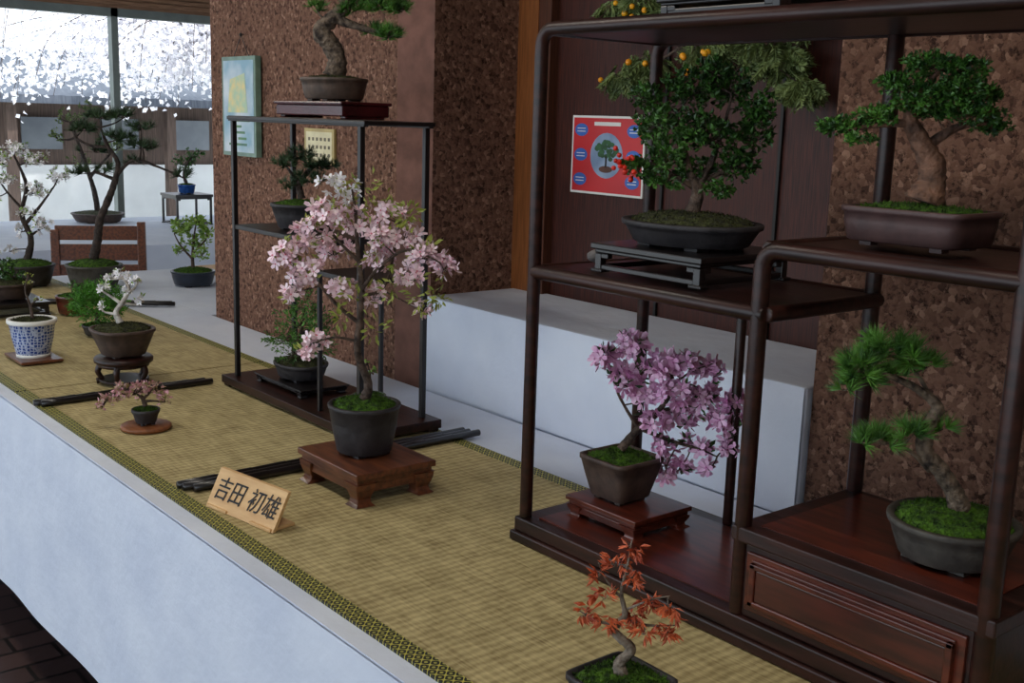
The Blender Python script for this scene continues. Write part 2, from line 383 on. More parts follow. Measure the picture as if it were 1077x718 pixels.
for y in (-.4,1.3,3.1,4.9):
    for x in (1.15,1.65): B.box(x-.02,x+.02,y-.02,y+.02,0,.72,frame)
B.obj('table_legs',e)
e=group('side_display_table',(0,0,0))
B=MB(); B.box(1.763,2.7,3.9,5.15,.72,.75,cloth); drape(B,(1.763,5.15,0),(2.7,5.15,0),.748,.21,(0,1,0),cloth)
drape(B,(2.7,3.9,0),(2.7,5.15,0),.748,.21,(1,0,0),cloth)
for x in (1.8,2.6):
    for y in (4.0,5.0): B.box(x-.02,x+.02,y-.02,y+.02,0,.72,frame)
B.obj('table_cloth',e)
e=group('far_display_table',(0,0,0))
B=MB(); B.box(.2,6.0,6.1,7.75,.72,.75,cloth); drape(B,(.2,6.1,0),(6,6.1,0),.748,.1,(0,-1,0),cloth); drape(B,(.2,6.1,0),(.2,7.75,0),.748,.1,(-1,0,0),cloth)
for x in (.4,3,5.8):
    for y in (6.2,7.6): B.box(x-.02,x+.02,y-.02,y+.02,0,.72,frame)
B.obj('table_cloth',e)
B=MB(); B.box(1.775,2.115,1.255,2.535,0,1.012,cloth); drape(B,(1.773,1.255,0),(1.773,2.535,0),1.012,.752,(-1,0,0),cloth,amp=.004,freq=9)
B.obj('cloth_covered_platform',bevel=.006)
# ------------------------------------------------------------------ tatami mats
m=bpy.data.materials.new('tatami_straw'); m.use_nodes=True; N=m.node_tree.nodes; L=m.node_tree.links; b=N['Principled BSDF']; b.inputs['Roughness'].default_value=.8; b.inputs['Specular IOR Level'].default_value=.25
tc=N.new('ShaderNodeTexCoord')
def wave(sc,dirn,dist,dsc=2):
    w=N.new('ShaderNodeTexWave'); w.inputs['Scale'].default_value=sc; w.inputs['Distortion'].default_value=dist; w.inputs['Detail Scale'].default_value=dsc; w.bands_direction=dirn; L.new(tc.outputs['Object'],w.inputs['Vector']); return w
w1=wave(18,'Y',2.6,3); 
smp=N.new('ShaderNodeMapping'); smp.inputs['Scale'].default_value=(260,14,1); L.new(tc.outputs['Object'],smp.inputs[0])
w2=N.new('ShaderNodeTexNoise'); w2.inputs['Scale'].default_value=1; w2.inputs['Detail'].default_value=4; L.new(smp.outputs[0],w2.inputs['Vector'])
nz=N.new('ShaderNodeTexNoise'); nz.inputs['Scale'].default_value=16; nz.inputs['Detail'].default_value=10; nz.inputs['Roughness'].default_value=.7; L.new(tc.outputs['Object'],nz.inputs['Vector'])
a1=N.new('ShaderNodeMath'); a1.operation='MULTIPLY_ADD'; a1.inputs[1].default_value=.16; L.new(w1.outputs['Fac'],a1.inputs[0])
a2=N.new('ShaderNodeMath'); a2.operation='MULTIPLY'; a2.inputs[1].default_value=.5; L.new(w2.outputs['Fac'],a2.inputs[0])
a3=N.new('ShaderNodeMath'); a3.operation='MULTIPLY_ADD'; a3.inputs[1].default_value=.6; L.new(nz.outputs['Fac'],a3.inputs[0]); L.new(a2.outputs[0],a3.inputs[2]); L.new(a3.outputs[0],a1.inputs[2])
cr=N.new('ShaderNodeValToRGB'); cr.color_ramp.elements[0].position=.38; cr.color_ramp.elements[1].position=.88; cr.color_ramp.elements[0].color=lin((124,108,70)); cr.color_ramp.elements[1].color=lin((210,194,144))
L.new(a1.outputs[0],cr.inputs['Fac']); L.new(cr.outputs[0],b.inputs['Base Color'])
bp=N.new('ShaderNodeBump'); bp.inputs['Strength'].default_value=.6; bp.inputs['Distance'].default_value=.003; L.new(a1.outputs[0],bp.inputs['Height']); L.new(bp.outputs[0],b.inputs['Normal'])
tatami=m
m=bpy.data.materials.new('brocade_border'); m.use_nodes=True; N=m.node_tree.nodes; L=m.node_tree.links; b=N['Principled BSDF']; b.inputs['Roughness'].default_value=.6
tc=N.new('ShaderNodeTexCoord'); sp=N.new('ShaderNodeSeparateXYZ'); L.new(tc.outputs['Object'],sp.inputs[0])
def sinn(src,k,ph=0):
    q=N.new('ShaderNodeMath'); q.operation='MULTIPLY_ADD'; q.inputs[1].default_value=k; q.inputs[2].default_value=ph; L.new(src,q.inputs[0]); r=N.new('ShaderNodeMath'); r.operation='SINE'; L.new(q.outputs[0],r.inputs[0]); return r.outputs[0]
sm=N.new('ShaderNodeMath'); sm.operation='ADD'; L.new(sp.outputs[0],sm.inputs[0]); L.new(sp.outputs[1],sm.inputs[1])
df=N.new('ShaderNodeMath'); df.operation='SUBTRACT'; L.new(sp.outputs[0],df.inputs[0]); L.new(sp.outputs[1],df.inputs[1])
mu=N.new('ShaderNodeMath'); mu.operation='MULTIPLY'; L.new(sinn(sm.outputs[0],170),mu.inputs[0]); L.new(sinn(df.outputs[0],170),mu.inputs[1])
cr=N.new('ShaderNodeValToRGB'); cr.color_ramp.interpolation='CONSTANT'; cr.color_ramp.elements[0].color=lin((22,28,26)); cr.color_ramp.elements[1].position=.57; cr.color_ramp.elements[1].color=lin((22,28,26))
k=cr.color_ramp.elements.new(.43); k.color=lin((196,190,90)); k=cr.color_ramp.elements.new(.9); k.color=lin((170,168,84)); k=cr.color_ramp.elements.new(.0); k.color=lin((170,168,84)); k=cr.color_ramp.elements.new(.08); k.color=lin((22,28,26))
ab=N.new('ShaderNodeMath'); ab.operation='MULTIPLY_ADD'; ab.inputs[1].default_value=.5; ab.inputs[2].default_value=.5; L.new(mu.outputs[0],ab.inputs[0])
L.new(ab.outputs[0],cr.inputs['Fac']); L.new(cr.outputs[0],b.inputs['Base Color'])
border=m
ys=[-.5,3.05,5.12]
for i in range(len(ys)-1):
    B=MB(); y0,y1=ys[i]+.004,ys[i+1]-.004; X0,X1=.826,1.548
    B.box(X0+.03,X1-.03,y0,y1,.7505,.7545,tatami)
    B.box(X0,X0+.033,y0,y1,.7503,.7550,border); B.box(X1-.033,X1,y0,y1,.7503,.7550,border)
    B.obj('tatami_mat' if i==0 else 'tatami_mat.001')
MZ=.7556
# ------------------------------------------------------------------ big rosewood display shelf
e=group('rosewood_display_shelf',(0,0,0))
B=MB(); W=rosewood
XF,XB=1.25,1.525; YL,YM,YR=1.457,.972,.60; ZB=.80
S1=1.245; S2=1.336
B.box(XF-.018,XB+.03,YR-.03,YL+.024,MZ,MZ+.018,W); B.box(XF-.012,XB+.022,YR-.022,YL+.018,MZ+.018,ZB,W)
def corner(y0,y1,z0,z1,x,rr=.0115,R=.028):
    s_=1 if y1>y0 else -1; pts=[(x,y0,z0,rr),(x,y0,z1-R,rr)]
    for k in range(1,6):
        a=math.pi/2*k/6; pts.append((x,y0+s_*R*(1-math.cos(a)),z1-R+R*math.sin(a),rr))
    pts+= [(x,y0+s_*R,z1,rr),(x,y1,z1,rr)]
    return pts
for x in (XF,XB):
    B.tube(corner(YL,YR,ZB,1.648,x),W,seg=12)
    B.tube(corner(YM,YR,ZB,S2,x,.0125),W,seg=12)
B.tube([(XF,YR,ZB,.0135),(XF,YR,1.65,.0125)],W,seg=12); B.tube([(XB,YR,ZB,.0125),(XB,YR,1.65,.0125)],W,seg=12)
B.tube([(XB,YM,S2,.0125),(XB,YM,1.648,.0125)],W,seg=12)
B.tube([(XB,1.222,ZB,.009),(XB,1.222,S1-.01,.009)],W,seg=12)
B.box(XF-.004,XB+.004,YR-.005,YL-.015,1.640,1.658,W)
for y in (YL-.012,YR): B.tube([(XF,y,1.648,.011),(XB,y,1.648,.011)],W,seg=10)
B.box(XF-.004,XB+.004,YM-.012,YL,S1-.011,S1+.009,W); 
for x in (XF,XB): B.tube([(x,YM-.012,S1,.0125),(x,YL,S1,.0125)],W,seg=10)
for y in (YM-.012,YL): B.tube([(XF,y,S1,.0115),(XB,y,S1,.0115)],W,seg=10)
B.box(XF,XB,YR,YM-.01,S2-.010,S2+.007,W)
for y in (YM-.006,YR): B.tube([(XF,y,S2,.0115),(XB,y,S2,.0115)],W,seg=10)
B.box(XF-.012,XB+.008,YR-.016,YM+.012,.912,.935,W); B.box(XF-.004,XB,YR-.006,YM+.004,ZB,.912,W)
B.obj('frame',e,bevel=.003)
D=MB(); y0,y1=YR+.018,YM-.018; D.box(XF-.010,XF,y0,y1,ZB+.014,.902,redwood)
D.box(XF-.014,XF-.009,y0+.012,y1-.012,ZB+.022,.894,redwood)
q=.012
D.box(XF-.0165,XF-.013,y0+q+.01,y1-q-.01,ZB+.034,.882,mat('drawer_panel',(76,34,25),(48,22,17),scale=16,rough=.3,stretch=(5,.7,5),coat=.3))
for (a,b_,c,d) in [(y0+q,y1-q,.882,.890),(y0+q,y1-q,ZB+.026,ZB+.034),(y0+q,y0+q+.01,ZB+.026,.89),(y1-q-.01,y1-q,ZB+.026,.89)]:
    D.box(XF-.019,XF-.012,a,b_,c,d,redwood)
D.obj('drawer_front',e,bevel=.0025)
D=MB(); D.box(XF+.015,XB-.012,YM+.02,YL-.02,ZB,ZB+.002,redwood); D.box(XF+.015,XB-.012,YR+.02,YM-.02,.935,.9365,redwood)
D.obj('inlay_panels',e)
# ------------------------------------------------------------------ slim black shelf (centre-left)
e=group('slim_black_display_shelf',(0,0,0))
B=MB(); W=darkmetal; xf,xb=1.34,1.515; yr,ym,yl=2.165,2.35,2.80; zb=.785
B.box(xf-.03,xb+.03,yr-.04,yl+.04,MZ+.008,zb,rosewood)
for y in (yr-.02,yl+.02):
    for x in (xf-.01,xb+.01): B.box(x-.015,x+.015,y-.015,y+.015,MZ,MZ+.01,rosewood)
p=.0065
for x in (xf,xb):
    for y,zt in ((yr,1.478),(yl,1.478)): B.box(x-p,x+p,y-p,y+p,zb,zt,W)
    B.box(x-p*.8,x+p*.8,ym-p*.8,ym+p*.8,zb,1.20,W)
    B.box(x-p,x+p,yr-.02,yl+.02,1.474,1.488,W)
B.box(xf-.008,xb+.008,yr-.025,yl+.025,1.478,1.487,W)
B.box(xf-.004,xb+.004,ym-.01,yl,1.190,1.202,W)
B.box(xf-.004,xb+.004,yr,ym+.01,1.120,1.132,W)
B.obj('frame',e,bevel=.0015)
# ------------------------------------------------------------------ flowering cherry (centre)
e=group('cherry_bonsai_pedestal',(1.178,1.88,MZ))
low_table(e,.093,.116,.068,brownwood,top=.42,leg=.2)
e=group('flowering_cherry_bonsai',(1.180,1.890,MZ+.068))
pot(e,.074,.056,.104,claydark,soil=moss,mound=.35)
tr=[[(380,412,0,6),(384,395,0,4.5),(373,362,-2,4),(375,325,0,3.4),(376,290,2,3),(372,250,0,2.4),(370,215,0,1.8),(366,190,0,1)],
 [(374,330,0,2.4),(350,312,4,1.8),(325,285,8,1.4),(300,260,8,.8)],[(376,295,0,2.4),(395,270,-6,1.8),(425,250,-8,1.4),(458,262,-8,.8)],
 [(374,265,0,2),(350,240,-6,1.4),(335,215,-8,.8)],[(376,300,0,1.8),(400,290,6,1.5),(415,225,8,1)],[(373,350,0,1.6),(350,345,-6,1.2),(325,352,-8,.7)]]
pads=[(300,258,16,14,20),(322,236,20,14,24),(345,215,20,16,22),(318,275,20,14,22),(345,255,22,16,24),(372,222,20,14,16),(402,214,22,14,22),(418,238,22,16,26),(440,255,20,14,24),(462,266,14,12,18),(395,262,20,14,18),(425,275,18,10,14),(352,292,18,12,18),(306,296,12,9,9),(388,300,16,9,8),(330,350,14,8,10),(318,362,9,7,7),(396,240,18,12,14),(290,262,9,8,6),(440,312,8,8,5)]
cvp=tree(e,(380,412),.00190,.112,tr,pads,'flower',bark,petalpink,size=1.5,extra=(mat('flower_centre',(232,140,160),(206,100,124),rough=.6),leafyel,.28),twigs=True,br=1,dens=1.25)
w=MB()
for (a,b_,rr,n) in [(345,182,14,10),(362,192,14,8),(352,196,14,8)]:
    for i in range(n):
        q=rv(); w.flower(Vector(cvp(a,b_,0))+q*rr*.0019,q+Vector((0,0,.3)),.012,petalwhite,leafyel)
for i in range(260):
    a,b_,rr=random.choice([(380,185,18),(395,205,22),(360,205,20),(440,300,14),(392,335,12),(356,325,10),(455,300,10),(370,305,16),(410,290,14),(425,215,12)])
    q=rv(); w.leaf(Vector(cvp(a,b_,0))+q*rr*.0019,q+nm()*.5,.018,.007,leafyel)
w.obj('young_leaves_and_white_blossoms',e,rz=-YAW)
# ------------------------------------------------------------------ name plate
e=group('name_plate',(.878,1.845,MZ))
B=MB(); wl=.104
tilt=math.radians(28); hh=.078; th=.008
sx_,cx_=math.sin(tilt),math.cos(tilt)
vs=[];
for y in (-wl,wl):
    vs+=[(0,y,0),(th,y,0),(th+hh*sx_,y,hh*cx_),(hh*sx_,y,hh*cx_)]
B.add(vs,[(0,1,2,3),(4,7,6,5),(0,3,7,4),(1,5,6,2),(3,2,6,7),(0,4,5,1)],palewood)
B.box(-.002,.055,-wl*.95,-wl*.35,0,.006,palewood); B.box(-.002,.055,wl*.35,wl*.95,0,.006,palewood)
rzn=math.radians(9.7)
o=B.obj('board',e,rz=rzn,bevel=.001)
def text(parent,body,size,loc,M3,m,ext=.0003,name='lettering',sx=1):
    c=bpy.data.curves.new(name,'FONT'); c.body=body; c.size=size; c.extrude=ext; c.align_x='CENTER'; c.align_y='CENTER'; c.shear=.18
    c.materials.append(m); t=bpy.data.objects.new(name,c); bpy.context.collection.objects.link(t); t.parent=parent
    t.matrix_local=Matrix.Translation(loc)@M3.to_4x4()@Matrix.Diagonal((sx,1,1,1)); return t
R3=Matrix.Rotation(rzn,3,'Z')@Matrix(((0,sx_,-cx_),(-1,0,0),(0,cx_,sx_)))
text(e,'吉田 初雄',.048,R3@Vector((0,hh*.5,.0012)),R3,ink,sx=.93)
# ------------------------------------------------------------------ azalea (lower left bay)
e=group('azalea_bonsai_pedestal',(1.385,1.335,ZB+.0025)); low_table(e,.072,.088,.038,redwood,top=.5,leg=.2)
e=group('flowering_azalea_bonsai',(1.380,1.352,ZB+.041))
pot(e,.058,.040,.08,claybrown,n=9,soil=moss,mound=.3)
tr=[[(655,468,0,5),(668,450,0,4),(690,428,0,3.2),(705,400,0,2.4),(700,370,0,1.2)],[(675,445,0,2.5),(705,455,-6,2),(735,462,-10,1.2),(755,470,-10,.7)],[(690,425,0,2.2),(730,420,4,1.6),(770,428,6,.8)],[(672,445,0,2),(650,410,6,1.4),(638,375,6,.8)],[(700,400,0,1.6),(725,380,-4,1),(745,372,-4,.6)]]
pads=[(634,368,14,12,16),(660,354,18,13,26),(655,390,18,14,22),(690,374,20,14,28),(675,410,18,14,18),(716,370,18,13,24),(742,380,18,12,22),(705,402,22,15,28),(738,408,18,13,22),(770,412,13,12,16),(690,432,20,13,18),(722,434,18,13,18),(758,432,16,12,16),(780,430,9,9,8),(700,462,16,10,12),(735,462,18,10,14),(766,458,12,10,10),(718,488,14,9,14),(702,496,10,7,8),(748,485,10,7,6)]
tree(e,(656,470),.00168,.087,tr,pads,'flower',bark,petallil,size=1.85,extra=(mat('azalea_centre',(214,130,190),(186,104,160),rough=.6),leafdk,.10),br=1,dens=1.1,ddepth=.4)
# ------------------------------------------------------------------ red-berry tree (left mid shelf)
zs=1.2583
e=group('berry_bonsai_stand',(1.383,1.222,zs)); low_table(e,.112,.12,.048,blackwood,top=.34,style='frame')
e=group('red_berry_bonsai',(1.376,1.218,zs+.0485))
pot(e,.1,.082,.042,claydark,sx=1.03,sy=1.22,soil=mossdark,mound=.35)
tr=[[(733,222,0,8),(737,200,0,6),(728,180,0,4),(718,150,0,3),(710,120,0,1.5)],[(735,200,0,4),(748,170,-4,3),(760,130,-4,2),(765,100,-4,1)],[(732,195,0,3),(705,180,4,2),(680,170,6,1)],[(738,190,0,3),(770,175,4,2),(795,160,4,1)]]
pads=[(690,130,26,22,50),(725,95,28,22,55),(765,92,28,22,55),(795,115,20,18,38),(790,140,22,18,38),(700,165,26,18,42),(745,140,30,22,50),(780,170,24,16,40),(675,178,20,10,22),(735,175,28,14,34),(755,195,20,9,16),(700,190,20,8,14),(680,105,18,14,22),(728,135,24,20,40),(745,76,22,10,24)]
cvp=tree(e,(733,222),.00155,.054,tr,pads,'leaf',bark,leafdk,size=1.2,br=1.2,dens=1.7)
berries(e,cvp,[(random.gauss(660,7),random.gauss(170,9),random.uniform(-14,4)) for i in range(16)],.0045,berryred)
e=MB(); e.ball((0,0,.012),.016,stone,12,8,sz=.75,sx=1.4,wob=.05); e.obj('small_stone',loc=(1.36,1.415,zs))
# ------------------------------------------------------------------ boxwood (right upper shelf)
e=group('thick_trunk_bonsai',(1.365,.81,1.3495))
pot(e,.06,.054,.052,clayred,n=9,sx=1.0,sy=1.5,soil=moss,mound=.3)
tr=[[(978,212,0,21),(984,192,0,15),(982,172,0,13),(968,150,0,10),(955,125,0,7),(965,100,0,4),(985,75,0,2)],[(975,155,0,6),(1005,135,0,4),(1035,130,0,2)],[(960,132,0,5),(925,135,0,3),(892,142,0,1.5)],[(960,110,0,3),(940,95,0,2)]]
pads=[(890,138,28,10,60),(920,126,22,10,44),(945,92,26,12,60),(975,72,32,13,70),(1008,76,26,12,60),(995,98,38,13,90),(960,112,34,11,70),(1010,120,34,11,80),(1045,132,22,10,50),(1028,102,26,12,60),(905,150,18,5,20),(985,122,22,7,30)]
tree(e,(976,214),.00127,.058,tr,pads,'leaf',barkred,leafjun,size=.95,br=1.5,dens=2.2)
# ------------------------------------------------------------------ pine (on cabinet)
e=group('red_pine_bonsai',(1.375,.722,.937))
pot(e,.086,.068,.058,claygray,soil=moss,mound=.4)
tr=[[(1012,548,0,13),(1006,528,0,10),(987,500,0,9),(968,480,0,8.5),(968,455,0,8),(976,432,0,6.5),(958,415,0,4.5),(930,402,0,3.2),(905,395,0,1.5)],[(975,436,0,3),(955,400,4,2),(930,380,4,1)],[(975,500,0,3),(950,478,-4,2),(925,470,-4,1)],[(968,460,0,2.5),(985,455,4,1.5)]]
pads=[(888,388,24,13,18),(912,370,24,13,20),(938,374,18,12,14),(902,404,24,11,16),(876,412,10,8,6),(935,398,20,9,10),(922,470,22,9,14),(948,458,16,9,9),(900,468,10,6,5),(982,452,10,7,5),(960,385,12,9,7)]
tree(e,(1006,545),.00126,.066,tr,pads,'needle',barkmix,leafpine,size=1.7,br=1.8,twigs=True,nn=30,dens=1.4)
# ------------------------------------------------------------------ maple (foreground)
e=group('red_leaf_maple_bonsai',(.972,.932,MZ))
pot(e,.056,.046,.044,claydark,n=9,soil=moss,mound=.35)
tr=[[(655,704,0,8),(652,690,0,6),(663,674,0,5.5),(650,660,0,5),(642,650,0,4.5),(655,636,0,3.2),(650,610,0,2),(655,580,0,1.3),(658,552,0,.7)],[(650,648,0,2.5),(625,640,-6,1.4),(606,628,-8,.7)],[(655,640,0,2.2),(680,648,4,1.4),(710,648,6,.7)],[(652,618,0,1.6),(635,600,4,1),(625,580,4,.6)],[(655,630,0,1.6),(680,615,-6,1),(700,610,-6,.6)]]
pads=[(614,632,14,10,8),(632,612,14,10,7),(645,578,12,12,8),(658,560,10,10,6),(662,590,14,12,7),(680,618,16,10,9),(702,625,14,10,8),(700,650,16,9,9),(675,650,12,8,7),(640,640,12,8,6),(668,635,12,10,7),(626,590,9,8,4)]
tree(e,(655,702),.00122,.048,tr,pads,'maple',barkgray,leafred,size=1.5,br=.8,dens=1.35)
# ------------------------------------------------------------------ hanging cypress sprays w/ yellow berries on panel wall
e=group('hanging_berry_arrangement',(2.04,1.81,1.66))
K=1.6
def kx(L_): return [tuple([740+(t[0]-740)*K]+list(t[1:])) for t in L_]
tr=[kx([(740,30,14,3),(720,50,5,2),(690,75,0,1)]),kx([(740,30,14,3),(775,50,5,2),(815,85,0,1)]),kx([(740,30,14,3),(690,20,0,2),(660,10,0,1)]),kx([(740,30,14,3),(742,50,0,2),(745,70,0,1)]),[(740,30,14,3),(740,28,30,3)]]
pads=[(668,76,16,16,26,0),(690,64,18,14,24,0),(660,4,20,10,24,0),(690,2,20,10,24,0),(802,62,20,14,48,0),(822,86,12,10,26,0),(790,50,22,12,28,0),(745,48,26,12,26,0),(735,14,40,14,34,0),(806,24,20,12,20,0)]
cvp=tree(e,(740,60),.00222,0,tr,kx(pads),'spray',bark,cyp,size=1.6,rz=-math.pi/2,dens=1.3)
berries(e,cvp,[(random.gauss(745,14),random.gauss(60,6),random.uniform(-22,-12)) for i in range(6)]+[(740+(random.uniform(655,700)-740)*K,random.uniform(-6,88),random.uniform(-18,-8)) for i in range(8)],.0078,berryyel,rz=-math.pi/2)
e=group('top_shelf_bonsai_stand',(1.39,1.14,1.6610)); low_table(e,.08,.12,.03,blackwood,top=.4,style='frame')
e=group('top_shelf_bonsai',(1.39,1.14,1.6915))
pot(e,.075,.06,.05,claydark,sy=1.3,soil=moss)
tree(e,(740,0),.0015,.05,[[(740,0,0,8),(735,-30,0,5),(745,-70,0,3)]],[(710,-50,30,16,40),(770,-50,30,16,40),(740,-85,34,18,50)],'leaf',bark,leafdk)
# ------------------------------------------------------------------ slim shelf contents
e=group('gnarled_juniper_bonsai_box',(1.43,2.45,1.489)); B=MB()
dr=mat('dark_red_lacquer',(78,20,26),(56,14,19),scale=10,rough=.25,coat=.3)
B.box(-.065,.065,-.16,.16,.006,.032,dr); B.box(-.07,.07,-.165,.165,.032,.04,dr)
for y in (-.145,.145): B.box(-.055,.055,y-.012,y+.012,0,.008,dr)
B.obj('box_stand',e,bevel=.003)
e=group('gnarled_juniper_bonsai',(1.43,2.435,1.529))
pot(e,.082,.070,.056,claytan,soil=mossdark,mound=.25)
tr=[[(347,84,0,11),(350,68,0,9),(342,52,0,9),(334,42,0,8),(345,30,0,7),(358,18,0,6),(352,2,0,4),(362,-15,0,2)],[(348,30,0,5),(375,38,-4,3),(400,44,-4,1.5)],[(356,15,0,4),(380,12,4,2.5),(402,16,4,1)],[(350,0,0,3),(335,-12,0,2),(325,-18,0,1)]]
pads=[(400,44,14,6,22),(385,40,10,5,12),(392,16,20,9,34),(410,18,12,7,18),(372,6,20,10,30),(345,-4,22,10,30),(385,-8,20,10,26),(355,-30,26,12,26),(330,20,8,5,8),(362,22,12,6,12)]
tree(e,(347,84),.0025,.06,tr,pads,'needle',barkmix,leafpine,size=.95,br=1.5,dens=1.3,nn=28)
e=group('small_shelf_bonsai',(1.43,2.60,1.203))
pot(e,.08,.06,.068,claydark,soil=moss,mound=.3)
tr=[[(300,205,0,4),(298,192,0,3),(305,180,0,2.5),(315,170,0,1.5)],[(299,190,0,2),(290,180,0,1.5),(284,172,0,1)]]
pads=[(285,170,12,7,18),(300,162,14,7,20),(318,172,14,7,20),(310,185,16,7,18),(290,190,12,7,14),(328,170,8,5,8)]
tree(e,(300,208),.0026,.072,tr,pads,'needle',barkdark,leafpinedk,size=.8,dens=1.3)
e=group('fern_bonsai_tray',(1.425,2.6,zb+.0006)); low_table(e,.072,.13,.022,blackwood,top=.4)
e=group('fern_bonsai',(1.425,2.6,zb+.023))
pot(e,.068,.056,.045,claydark,sy=1.25,soil=mossdark)
tr=[[(300,385,0,3),(298,370,0,2.5),(302,350,0,1.5),(305,330,0,1)],[(298,372,0,2),(285,360,0,1)],[(300,360,0,2),(320,350,0,1)]]
pads=[(283,365,16,10,22),(300,345,18,12,26),(318,352,14,10,20),(305,328,12,8,12),(295,378,22,8,22),(318,375,12,7,12)]
tree(e,(300,388),.0025,.05,tr,pads,'fern',bark,leafpine,size=1.1,dens=1.7)
e=group('small_glazed_pot_plant',(1.43,2.27,zb+.0006))
pot(e,.042,.034,.046,glazegreen,soil=moss)
tree(e,(373,395),.0023,.05,[[(373,395,0,1.5),(374,375,0,1),(370,360,0,.6)]],[(370,362,8,6,6),(378,372,6,5,4)],'leaf',bark,leaflt,size=.7)
# ------------------------------------------------------------------ small items on mat, left
e=group('miniature_pink_bonsai',(.972,2.525,MZ)); B=MB()
B.lathe([(.052,0),(.058,.003),(.058,.009),(.055,.011)],mat('disc_wood',(140,84,48),(110,64,36),scale=14,rough=.45,stretch=(6,1,1)),seg=40); B.obj('wooden_disc',e)
pot(e,.033,.024,.038,claydark,c=(0,0,.011),soil=moss)
tr=[[(150,430,0,2.5),(146,420,0,2),(135,412,0,1.3),(118,416,0,.8)],[(148,422,0,1.6),(160,410,0,1),(165,402,0,.6)]]
pads=[(112,424,12,7,12),(128,412,14,7,14),(145,410,12,7,14),(160,412,10,7,12),(170,424,5,5,5),(104,432,6,4,4)]
tree(e,(150,432),.00225,.05,tr,pads,'leaf',bark,mat('pink_leaf',(230,164,192),(146,150,78),scale=120,rough=.5),size=.9,dens=1.4)
e=group('white_blossom_bonsai_pedestal',(1.098,3.0,MZ)); B=MB()
B.lathe([(.072,.058),(.078,.062),(.078,.072),(.074,.076)],rosewood,seg=40)
B.lathe([(.064,.05),(.068,.05),(.068,.06),(.064,.06)],rosewood,seg=40)
for k in range(5):
    a=k*2*math.pi/5+.3; c_,s_=math.cos(a),math.sin(a)
    B.tube(catmull([(c_*.058,s_*.058,.056,.010),(c_*.068,s_*.068,.036,.008),(c_*.058,s_*.058,.014,.007),(c_*.072,s_*.072,.009,.009)],4),rosewood)
B.lathe([(.060,.008),(.066,.008),(.066,.014),(.060,.014)],rosewood,seg=40); B.obj('round_display_table',e)
e=group('white_blossom_bonsai',(1.098,3.0,MZ+.0765))
pot(e,.083,.056,.078,claybrown,soil=mossdark,mound=.35,n=2.6)
tr=[[(122,345,0,3.4),(118,334,0,2.8),(126,322,0,2.4),(132,308,0,1.7),(126,298,0,1)],[(124,325,0,2),(114,318,0,1.4),(104,312,0,.9)],[(128,316,0,1.8),(138,308,0,1.2),(142,300,0,.7)],[(120,336,0,1.6),(108,334,-3,1),(102,328,-3,.6)],[(124,324,0,1.6),(138,326,3,1),(146,322,3,.6)]]
pads=[(106,308,8,5,12),(124,294,9,5,13),(140,298,8,5,12),(112,298,6,4,8),(104,326,5,4,5),(144,320,5,4,6),(130,310,6,4,6)]
tree(e,(124,347),.00262,.086,tr,pads,'flower',mat('driftwood_pale',(214,210,204),(150,142,132),scale=50,rough=.7,bump=.4),petalwhite,size=.75,extra=(leaflt,leaflt,.3))
m=bpy.data.materials.new('blue_white_porcelain'); m.use_nodes=True; N=m.node_tree.nodes; L=m.node_tree.links; b=N['Principled BSDF']; b.inputs['Roughness'].default_value=.2
tc=N.new('ShaderNodeTexCoord'); mp=N.new('ShaderNodeMapping'); L.new(tc.outputs['Object'],mp.inputs[0]); ck=N.new('ShaderNodeTexVoronoi'); ck.feature='DISTANCE_TO_EDGE'; ck.inputs['Scale'].default_value=105; ck.inputs['Randomness'].default_value=.35; L.new(mp.outputs[0],ck.inputs['Vector'])
cr=N.new('ShaderNodeValToRGB'); cr.color_ramp.elements[0].position=.05; cr.color_ramp.elements[1].position=.2; cr.color_ramp.elements[0].color=lin((190,204,232)); cr.color_ramp.elements[1].color=lin((48,78,156)); L.new(ck.outputs['Distance'],cr.inputs['Fac']); L.new(cr.outputs[0],b.inputs['Base Color'])
bw=m
e=group('blue_white_pot_plant',(.983,3.42,MZ)); B=MB()
B.box(-.06,.06,-.085,.085,.004,.012,brownwood); B.box(-.05,.05,-.075,-.065,0,.005,brownwood); B.box(-.05,.05,.065,.075,0,.005,brownwood); B.obj('wooden_board',e,bevel=.002)
pot(e,.068,.046,.112,bw,c=(0,0,.012),soil=mossdark,mound=.2,feet=False)
B=MB(); B.lathe([(.0685,.112),(.070,.114),(.070,.124),(.0665,.1245),(.0605,.1245),(.0605,.118)],paper,seg=40); B.lathe([(.044,.012),(.048,.012),(.048,.022),(.044,.022)],paper,seg=40); B.obj('pot_rims',e)
tree(e,(35,340),.00285,.12,[[(36,340,0,2),(34,325,0,1.4),(30,308,0,1),(34,292,0,.5)],[(34,325,0,1),(42,318,0,.5)]],[(30,304,6,5,4),(42,318,4,3,3),(34,294,4,4,3)],'leaf',bark,leafyel,size=.5)
e=group('moss_fern_ball',(1.265,3.68,MZ)); pot(e,.05,.04,.04,claydark,soil=moss)
tree(e,(95,350),.0032,.03,[[(95,348,0,3),(95,335,0,2)]],[(95,325,26,20,560,0)],'fern',bark,mat('fern_green',(96,162,52),(44,94,30),scale=40,rough=.6),size=.8,twigs=False)
e=group('dark_oval_bonsai_stand',(1.15,4.27,MZ)); low_table(e,.11,.13,.05,blackwood,style='frame')
e=group('dark_oval_bonsai',(1.15,4.27,MZ+.0505)); pot(e,.09,.07,.06,claybrown,soil=mossdark)
tree(e,(5,300),.0036,.06,[[(5,300,0,3),(3,290,0,2)]],[(-2,286,16,10,60,0),(12,292,10,7,30)],'leaf',bark,leafdk,size=.7)
e=group('red_clay_pot_plant',(1.33,4.12,MZ)); pot(e,.06,.05,.07,redwood,soil=moss)
